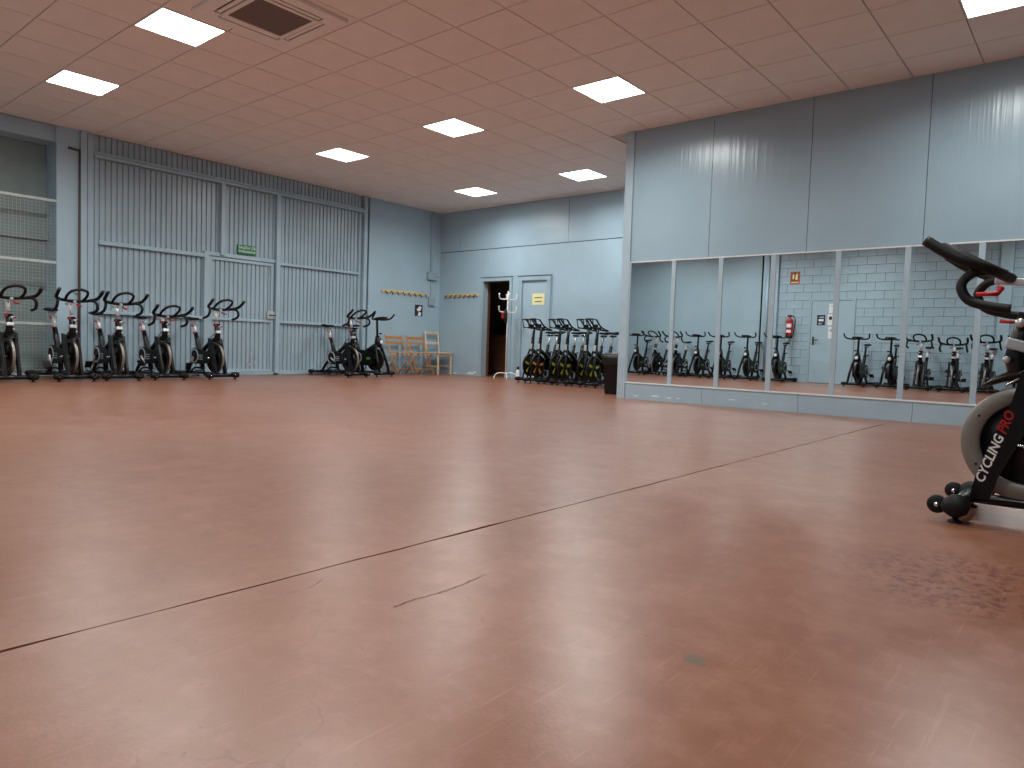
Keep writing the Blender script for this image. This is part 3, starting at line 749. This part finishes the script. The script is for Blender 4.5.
def make_studio_bike():
    t = thing('studio_bike', '', 'exercise bike')
    stabilizer(t, .50, .24); stabilizer(t, -.52, .24, name='rear_stabilizer')
    MB().tube([(.48, 0, .075), (-.50, 0, .075)], .024, 10, sx=1.3).build('base_beam', 'black_paint', t)
    for s in (-1, 1):
        MB().tube([(.50, s*.13, .08), (.43, s*.115, .30), (.35, s*.08, .52), (.32, s*.03, .64)], [.022, .026, .028, .03], 10).build('fork_leg', 'black_paint', t)
    f_ = MB().lathe([(.0, -.012), (.19, -.012), (.20, -.018), (.21, -.012), (.21, .012), (.20, .018), (.19, .012), (0, .012)], (.27, 0, .31), 'y', 36).build('flywheel', 'wheel_black', t)
    MB().lathe([(0, -.04), (.06, -.03), (.06, .03), (0, .04)], (.27, 0, .31), 'y', 16).build('hub', 'black_paint', f_)
    hd = MB().loft([[(.33+dx+rx*math.cos(a), ry*math.sin(a), z) for a in [2*PI*q/12 for q in range(12)]] for dx, rx, ry, z in ((0, .03, .04, .54), (.01, .065, .065, .58), (.01, .075, .075, .64), (0, .06, .06, .70), (-.02, .035, .035, .76))]).build('head_shroud', 'black_paint', t)
    MB().lathe([(0, 0), (.038, 0), (.036, .006), (0, .008)], (.41, 0, .64), 'x', 16).build('badge', 'paper_white', hd)
    MB().tube([(.31, 0, .72), (.29, 0, 1.05)], .022, 10).build('handlebar_post', 'black_satin', t)
    MB().tube([(.33, .02, .80), (.37, .05, .80)], [.010, .018], 8).build('post_knob', 'plastic_black', t)
    hb = MB()
    for s in (-1, 1):
        hb.tube(spline([(.28, 0, 1.065), (.30, s*.10, 1.058), (.34, s*.18, 1.062), (.40, s*.24, 1.085), (.45, s*.258, 1.13), (.48, s*.262, 1.17)], 5), .016, 8)
    hb.tube(spline([(.30, -.09, 1.065), (.40, -.10, 1.085), (.48, -.06, 1.095), (.48, .06, 1.095), (.40, .10, 1.085), (.30, .09, 1.065)], 4), .015, 8)
    hb.build('handlebar', 'foam', t)
    MB().bbox(.30, .42, -.05, .05, 1.07, 1.09, .006).build('console', 'plastic_black', t)
    MB().tube([(.30, 0, .60), (.05, 0, .46), (-.08, 0, .36)], .042, 10, sx=.8).build('main_tube', 'black_paint', t)
    MB().tube([(-.04, 0, .10), (-.10, 0, .35), (-.20, 0, .58), (-.24, 0, .70)], [.03, .04, .036, .034], 10).build('seat_tube', 'black_paint', t)
    MB().tube([(-.14, 0, .44), (-.30, 0, .26), (-.47, 0, .09)], .026, 10).build('rear_stay', 'black_paint', t)
    for s in (-1, 1):
        cg = MB().prism(lens_pts((-.10, .34), (.22, .32), .15, .12), s*.045, s*.085).build('side_cover', 'black_satin', t)
        y_ = s*.0855
        MB().lathe([(.085, s*.0), (.085, s*.004), (.105, s*.004), (.105, s*.0)], (-.10, y_, .34), 'y', 28, closed=True).build('guard_ring', 'grey_ring', cg)
        MB().prism([(.12, .31), (.21, .31), (.225, .355), (.135, .355)], y_, y_+s*.002).build('badge', 'green_badge', cg)
    MB().tube([(-.10, -.12, .34), (-.10, .12, .34)], .02, 10).build('bottom_bracket', 'black_satin', t)
    cranks(t, -.10, .34, .6)
    MB().tube([(-.235, 0, .68), (-.285, 0, .885)], .021, 10).build('seat_post', 'black_satin', t)
    MB().bbox(-.38, -.20, -.017, .017, .875, .90, .004).build('seat_slider', 'black_satin', t)
    MB().tube([(-.25, -.03, .70), (-.22, -.07, .70)], [.010, .017], 8).build('seat_knob', 'plastic_black', t)
    saddle(t, -.30, .955)
    return t

def make_spoke_bike(spoke):
    t = thing('magnetic_bike', '', 'exercise bike', group='bikes with coloured flywheel spokes')
    stabilizer(t, .45, .185, r=.022); stabilizer(t, -.46, .185, name='rear_stabilizer', r=.022)
    MB().tube([(.44, 0, .07), (-.45, 0, .07)], .022, 8).build('base_beam', 'black_paint', t)
    c = (.30, 0, .315)
    f_ = MB().lathe([(.165, -.012), (.175, -.018), (.200, -.018), (.205, -.012), (.205, .012), (.200, .018), (.175, .018), (.165, .012)], c, 'y', 40, closed=True).build('flywheel', 'black_satin', t)
    MB().lathe([(0, -.005), (.168, -.005), (.168, .005), (0, .005)], c, 'y', 32).build('flywheel_web', 'black_paint', f_)
    for k in range(5):
        a = .4+k*2*PI/5; mt = Matrix.Translation(c) @ Matrix.Rotation(-a, 4, 'Y')
        MB().box(.055, .158, -.009, .009, -.021, .021, mt).build('spoke', spoke, f_)
    MB().lathe([(0, -.03), (.03, -.03), (.035, 0), (.03, .03), (0, .03)], c, 'y', 16).build('hub', 'black_paint', f_)
    for s in (-1, 1):
        MB().tube([(.44, s*.05, .08), (.37, s*.05, .33), (.30, s*.045, .54), (.26, s*.02, .66)], [.014, .016, .018, .02], 8).build('fork_leg', 'black_paint', t)
    MB().tube([(.27, 0, .60), (.245, 0, .74), (.215, 0, .98)], [.036, .030, .022], 10).build('head_tube', 'black_paint', t)
    MB().bbox(-.004, .004, -.026, .026, -.05, .05, .002, Matrix.Translation((.294, 0, .655)) @ Matrix.Rotation(-.15, 4, 'Y')).build('label_plate', 'silver', t)
    MB().tube([(.25, .0, .80), (.29, .02, .80)], [.012, .018], 8).build('post_knob', 'plastic_black', t)
    hb = MB()
    for s in (-1, 1):
        hb.tube(spline([(-.04, s*.04, .955), (.10, s*.055, .975), (.24, s*.062, 1.02), (.36, s*.065, 1.12)], 4), .014, 8)
        hb.tube([(.36, s*.065, 1.12), (.48, s*.065, 1.13), (.44, s*.06, .99), (.22, s*.05, .985)], .012, 8)
    hb.tube([(.48, -.065, 1.13), (.48, .065, 1.13)], .012, 8)
    hb.tube([(.22, -.06, .985), (.22, .06, .985)], .018, 8)
    hb.tube([(-.04, -.04, .955), (-.04, .04, .955)], .014, 8)
    hb.build('handlebar', 'foam', t)
    MB().bbox(.28, .31, -.045, .045, .985, 1.05, .005).build('console', 'plastic_black', t)
    MB().tube([(.26, 0, .60), (.05, 0, .48), (-.10, 0, .36)], .035, 10).build('main_tube', 'black_paint', t)
    MB().tube([(-.05, 0, .09), (-.10, 0, .35), (-.18, 0, .55), (-.22, 0, .69)], [.026, .035, .032, .028], 10).build('seat_tube', 'black_paint', t)
    MB().tube([(-.14, 0, .42), (-.40, 0, .08)], .022, 8).build('rear_stay', 'black_paint', t)
    MB().prism(lens_pts((-.10, .34), (.22, .32), .11, .07), -.062, -.035).build('chain_guard', 'black_satin', t)
    cranks(t, -.10, .34, PI/2+.1, q=.075, pw=.06)
    MB().tube([(-.215, 0, .67), (-.265, 0, .86)], .018, 8).build('seat_post', 'silver', t)
    MB().bbox(-.36, -.18, -.015, .015, .855, .88, .004).build('seat_slider', 'black_satin', t)
    saddle(t, -.28, .935)
    return t

A0 = make_cycling_bike(); B0 = make_studio_bike()
usedA = usedB = False
def put(kind, x, y, rz, label, group, dz=0, ds=0, turn=0):
    global usedA, usedB
    if kind == 'A':
        o = copy_tree(A0)
    else:
        o = copy_tree(B0)
    o.location = (x, y, 0); o.rotation_euler = (0, 0, rz); o['label'] = label; o['group'] = group
    if kind == 'A': shift(o, dz, ds, turn)
    return o
LG = 'spin bikes along the left wall'; MG = 'spin bikes along the front wall'
XA = -10.70
put('A', XA, 2.68, .04, 'spin bike cut by the left photo edge in front of the wire screen', LG, .06)
put('A', XA, 3.38, .02, 'black spin bike with chrome posts in front of the rusty pipe', LG, .07, .02, .5)
put('A', XA, 3.94, .02, 'black spin bike with raised handlebar at the left end of the gate', LG, .07, 0, 1.6)
put('A', XA, 4.55, .05, 'spin bike with the lowest handlebar of the left row', LG, -.06, -.02, .2)
put('A', XA, 5.33, .06, 'spin bike in front of the wicket door, right of the low one', LG, .08, 0, 1.3)
put('A', -10.72, 7.86, .04, 'red-knobbed spin bike at the right end of the gate beside the green-badged one', LG, .08)
put('B', -10.74, 8.46, .15, 'all-black spin bike with green badge next to the folding chairs', LG)
YR = -1.0
FR = [('B', -9.85, 'dark spin bike reflected at the left edge of the leftmost mirror'), ('A', -9.24, 'red-knobbed spin bike reflected in the leftmost mirror'),
      ('A', -8.66, 'red-knobbed spin bike reflected at the left of the second mirror'), ('B', -8.06, 'black spin bike reflected in the middle of the second mirror'),
      ('B', -7.46, 'black spin bike reflected behind the second divider strip'), ('B', -6.76, 'black spin bike reflected in the middle of the third mirror'),
      ('B', -6.05, 'black spin bike reflected just left of the fire extinguisher'), ('B', -4.24, 'black spin bike reflected in the fifth mirror right of the door'),
      ('B', -3.60, 'black spin bike reflected at the right edge of the fifth mirror'), ('A', -3.00, 'spin bike with looped bar reflected at the left of the sixth mirror'),
      ('A', -2.42, 'spin bike with lower looped bar reflected in the middle of the sixth mirror'), ('A', -1.83, 'spin bike with looped bar reflected behind the near bike, left one'),
      ('B', -1.25, 'black spin bike reflected behind the head of the near bike')]
for k, (kd, x, lab) in enumerate(FR):
    put(kd, x, YR, PI/2+(.03 if k % 2 else -.03), lab, MG, .06 if k != 10 else 0.0)
# the near bike at the right edge takes the first-built one; the first studio bike closes the front row
A0.location = (.10, 3.45, 0); A0.rotation_euler = (0, 0, PI)
A0['label'] = 'large near black spin bike with CYCLING PRO lettering at the right edge'; A0['group'] = LG.replace('along the left wall', 'standing free')
B0.location = (1.4, YR, 0); B0.rotation_euler = (0, 0, PI/2); B0['label'] = 'black spin bike at the end of the front wall row, behind the photographer'; B0['group'] = MG

Cx = [-7.98, -7.70, -7.39, -7.11, -6.80, -6.52]
C0 = make_spoke_bike('yellow'); C1 = make_spoke_bike('orange')
CL = ['leftmost of the yellow-spoked bikes by the back wall', 'bike with orange flywheel spokes, second from the coat stand', 'yellow-spoked bike third from the coat stand',
      'yellow-spoked bike fourth from the coat stand', 'yellow-spoked bike fifth from the coat stand', 'yellow-spoked bike nearest the black bin']
for k, x in enumerate(Cx):
    o = C0 if k == 0 else C1 if k == 1 else copy_tree(C0)
    o.location = (x, 10.32 if k % 2 == 0 else 10.18, 0); o.rotation_euler = (0, 0, -PI/2); o['label'] = CL[k]

# ------------------------------------------------------------------ chairs
def folding_chair(loc, rz, label):
    t = thing('folding_chair', label, 'chair', loc, rz, 'wooden folding chairs')
    W = .225
    for s in (-1, 1):
        MB().tube([(.20, s*W, .0), (-.02, s*W, .44), (-.20, s*W, .79)], .014, 4, sx=1.5).build('back_leg', 'wood_orange', t)   # front foot to top of back
        MB().tube([(-.22, s*(W-.035), .0), (.17, s*(W-.035), .44)], .013, 4, sx=1.4).build('leg', 'wood_orange', t)
    for k in range(6):
        x = -.13+k*.058; MB().bbox(x-.024, x+.024, -W+.04, W-.04, .437, .453, .003).build('seat_slat', 'wood_orange', t)
    MB().bbox(.165, .20, -W-.01, W+.01, .43, .455, .004).build('front_rail', 'wood_orange', t)
    for z, hgt in ((.745, .055), (.635, .035)):
        x = -.02-.18*(z-.44)/.35; MB().bbox(x-.008, x+.012, -W, W, z-hgt/2, z+hgt/2, .003).build('back_slat', 'wood_orange', t)
    MB().tube([(.145, -W, .11), (.145, W, .11)], .010, 6).build('stretcher', 'wood_orange', t)
    MB().tube([(-.14, -W+.03, .09), (-.14, W-.03, .09)], .010, 6).build('stretcher', 'wood_orange', t)
    return t
folding_chair((-11.02, 9.56, 0), .05, 'orange-brown wooden folding chair beside the green-badged bike')
folding_chair((-11.02, 10.12, 0), .02, 'orange-brown wooden folding chair between its twin and the pale chair')
ch = thing('wooden_chair', 'pale wooden chair with ladder back in the room corner', 'chair', (-11.03, 10.67, 0), 0)
W = .19
for s in (-1, 1):
    MB().tube([(-.17, s*W, 0), (-.18, s*W, .45), (-.235, s*W, .92)], .018, 4, sx=1.1).build('back_leg', 'wood_pale', ch)
    MB().bbox(.17, .205, s*W-.018, s*W+.018, 0, .44, .003).build('front_leg', 'wood_pale', ch)
    MB().bbox(-.17, .18, s*W-.01, s*W+.01, .15, .18, .002).build('stretcher', 'wood_pale', ch)
MB().bbox(-.20, .235, -W-.03, W+.03, .44, .462, .006).build('seat', 'wood_pale', ch)
MB().bbox(.175, .195, -W, W, .385, .44, .003).build('apron', 'wood_pale', ch)
for z, hh in ((.885, .03), (.665, .025)):
    x = -.18-.055*(z-.45)/.47; MB().bbox(x-.01, x+.01, -W, W, z-hh, z+hh*.6, .004).build('back_rail', 'wood_pale', ch)

# ------------------------------------------------------------------ coat stand, bottle, bin
cs = thing('coat_stand', 'white metal coat stand with curved hooks by the doorway', 'coat stand', (-9.07, 10.62, 0), 0)
MB().tube([(0, 0, .10), (0, 0, 1.72)], .013, 10).build('pole', 'white', cs)
for k in range(4):
    a = PI*.25+k*PI/2; c_, s_ = math.cos(a), math.sin(a)
    MB().tube(spline([(0, 0, .11), (c_*.12, s_*.12, .115), (c_*.20, s_*.20, .08), (c_*.235, s_*.235, .0)], 4), .011, 8).build('foot', 'white', cs)
for k, z in ((0, 1.62), (1, 1.62), (2, 1.62), (3, 1.62), (1, 1.37), (3, 1.37)):
    a = PI*.78+k*PI/2; c_, s_ = math.cos(a), math.sin(a)
    o = MB().tube(spline([(0, 0, z-.05), (c_*.08, s_*.08, z-.06), (c_*.16, s_*.16, z-.045), (c_*.175, s_*.175, z+.03)], 4), .010, 8).build('hook', 'white', cs)
    MB().lathe([(0, -.018), (.016, -.01), (.018, 0), (.016, .01), (0, .018)], (c_*.175, s_*.175, z+.04), 'z', 10).build('knob', 'white', o)
lv = thing('strap', 'red and black strap hanging on the coat stand', 'strap', (-9.11, 10.56, 1.08))
MB().bbox(-.055, .0, -.02, .02, .10, .22, .01).build('loop', 'red', lv)
MB().loft([[(.05+a*w_, b*.03, z) for a, b in ((1,0), (.7,.7), (0,1), (-.7,.7), (-1,0), (-.7,-.7), (0,-1), (.7,-.7))] for z, w_ in ((.0, .015), (.06, .035), (.18, .04), (.28, .02))]).build('pouch', 'plastic_black', lv)
bt = thing('bottle', 'clear drinking bottle with black cap beside the coat stand foot', 'bottle', (-8.93, 10.83, 0))
MB().lathe([(0, 0), (.035, 0), (.037, .02), (.037, .13), (.03, .17), (.02, .18), (.02, .19), (0, .19)], n=14).build('body', 'paper_white', bt)
MB().lathe([(0, .19), (.024, .19), (.024, .23), (.012, .25), (0, .25)], n=14).build('cap', 'plastic_black', bt)

bn = thing('waste_bin', 'black plastic waste bin with liner at the mirror wall corner', 'bin', (-5.40, 8.86, 0), .1)
def sq(hw, z, r=.03):
    out = []
    for cx, cy, a0 in ((hw-r, hw-r, 0), (-hw+r, hw-r, PI/2), (-hw+r, -hw+r, PI), (hw-r, -hw+r, 1.5*PI)):
        for q in range(3): out.append((cx+r*math.cos(a0+q*PI/4), cy+r*math.sin(a0+q*PI/4), z))
    return out
MB().loft([sq(.155, 0), sq(.16, .02), sq(.185, .50), sq(.195, .505), sq(.195, .53)]).build('body', 'plastic_black', bn)
rg_ = random.Random(5); rings = []
for z, hw in ((.44, .191), (.50, .200), (.535, .200), (.56, .19), (.585, .165), (.575, .12), (.55, .05)):
    rings.append([(x+rg_.uniform(-.008, .008), y+rg_.uniform(-.008, .008), z_+(rg_.uniform(-.018, .022) if z != .44 else rg_.uniform(-.02, .01))) for x, y, z_ in sq(hw, z)])
MB().loft(rings).build('liner_bag', 'bag_black', bn)

# ------------------------------------------------------------------ front wall items (seen in the mirrors)
d4 = thing('door_4', 'blue grey door in the block wall seen in the mirror', 'door', kind='structure')
MB().box(DX0-.05, DX0, YF-.01, YF+.03, 0, DZ+.05).build('jamb', 'gate_frame', d4)
MB().box(DX1, DX1+.05, YF-.01, YF+.03, 0, DZ+.05).build('jamb', 'gate_frame', d4)
MB().box(DX0, DX1, YF-.01, YF+.03, DZ, DZ+.05).build('lintel', 'gate_frame', d4)
MB().box(DX0+.004, DX1-.004, YF-.01, YF+.015, .01, DZ-.004).build('leaf', 'wall_paint_flat', d4)
hd_ = MB().bbox(DX0+.05, DX0+.085, YF+.015, YF+.024, .92, 1.12, .002).build('handle_plate', 'plastic_black', d4)
MB().tube([(DX0+.067, YF+.02, 1.04), (DX0+.067, YF+.07, 1.04), (DX0+.19, YF+.07, 1.04)], .011, 8).build('lever', 'plastic_black', hd_)
def sheet_on(x, z, w_, h_, m, label, marks):
    t = thing('door_notice', label, 'notice', (x, YF+.0155, z), group='papers on the mirrored door')
    MB().box(-w_/2, w_/2, 0, .002, -h_/2, h_/2).build('sheet', m, t)
    for a, b, c, d, mm in marks: MB().box(a*w_, b*w_, .002, .003, c*h_, d*h_).build('print', mm, t)
sheet_on(-5.33, 1.52, .19, .25, 'ink', 'dark poster on the mirrored door, left of the white papers', [(-.3, .3, -.1, .1, 'paper_white'), (-.2, .35, .2, .35, 'plastic_grey'), (-.3, .1, -.4, -.25, 'plastic_grey')])
sheet_on(-5.07, 1.53, .23, .26, 'paper_white', 'white paper with dark print in the middle of the mirrored door', [(-.35, -.05, .0, .3, 'ink'), (.0, .4, -.25, .1, 'rust')])
sheet_on(-5.06, 1.80, .20, .22, 'paper_white', 'plain white paper highest on the mirrored door', [(-.3, .3, .2, .3, 'plastic_grey')])
sheet_on(-5.07, 1.22, .17, .28, 'paper_white', 'narrow white paper lowest on the mirrored door', [(-.3, .3, .1, .3, 'plastic_grey')])

fe = thing('fire_extinguisher', 'red fire extinguisher on the block wall seen in the mirror', 'fire extinguisher', (-6.04, YF+.118, 1.08))
MB().lathe([(0, 0), (.075, 0), (.082, .02), (.082, .40), (.07, .45), (.03, .49), (.022, .52), (0, .52)], n=20).build('cylinder', 'extinguisher_red', fe)
MB().lathe([(.083, -.005), (.084, -.005), (.084, .05), (.083, .05)], n=20, closed=True).build('base_ring', 'plastic_black', fe)
for z, hh in ((.30, .09), (.16, .07)):
    vs = [(.0835*math.cos(a), .0835*math.sin(a), zz) for zz in (z-hh/2, z+hh/2) for a in [PI*.22+PI*.5*q/8 for q in range(9)]]
    MB().add(vs, [(q, q+1, q+10, q+9) for q in range(8)], True).build('label', 'paper_white', fe, False)
MB().bbox(-.05, .05, -.015, .015, .52, .56, .006).build('valve_handle', 'plastic_black', fe)
MB().tube(spline([(.02, 0, .53), (.10, .02, .53), (.145, .02, .42), (.13, .02, .25), (.11, .02, .10), (.10, .01, .04)], 5), .010, 8).build('hose', 'rubber', fe)
MB().box(-.03, .03, -.10, -.082, .30, .40).build('wall_bracket', 'galv', fe)

fs_ = thing('extinguisher_sign', 'orange-red fire extinguisher sign on the block wall in the mirror', 'sign', (-6.0, YF+.008, 2.56))
MB().bbox(-.115, .115, 0, .006, -.15, .15, .002).build('plate', 'sign_orange', fs_)
MB().bbox(-.08, .08, .006, .0072, -.07, .12, .0005).build('pictogram_field', 'wood_brown', fs_)
MB().prism([(-.06, -.03), (-.02, -.03), (-.02, .07), (-.035, .10), (-.06, .07)], .0072, .0082).build('pictogram', 'paper_yellow', fs_)
MB().prism([(.01, -.05), (.065, -.05), (.065, .10), (.03, .10), (.01, .05)], .0072, .0082).build('pictogram', 'paper_yellow', fs_)
MB().box(-.09, .09, .006, .0072, -.125, -.10).build('printed_line', 'paper_yellow', fs_)
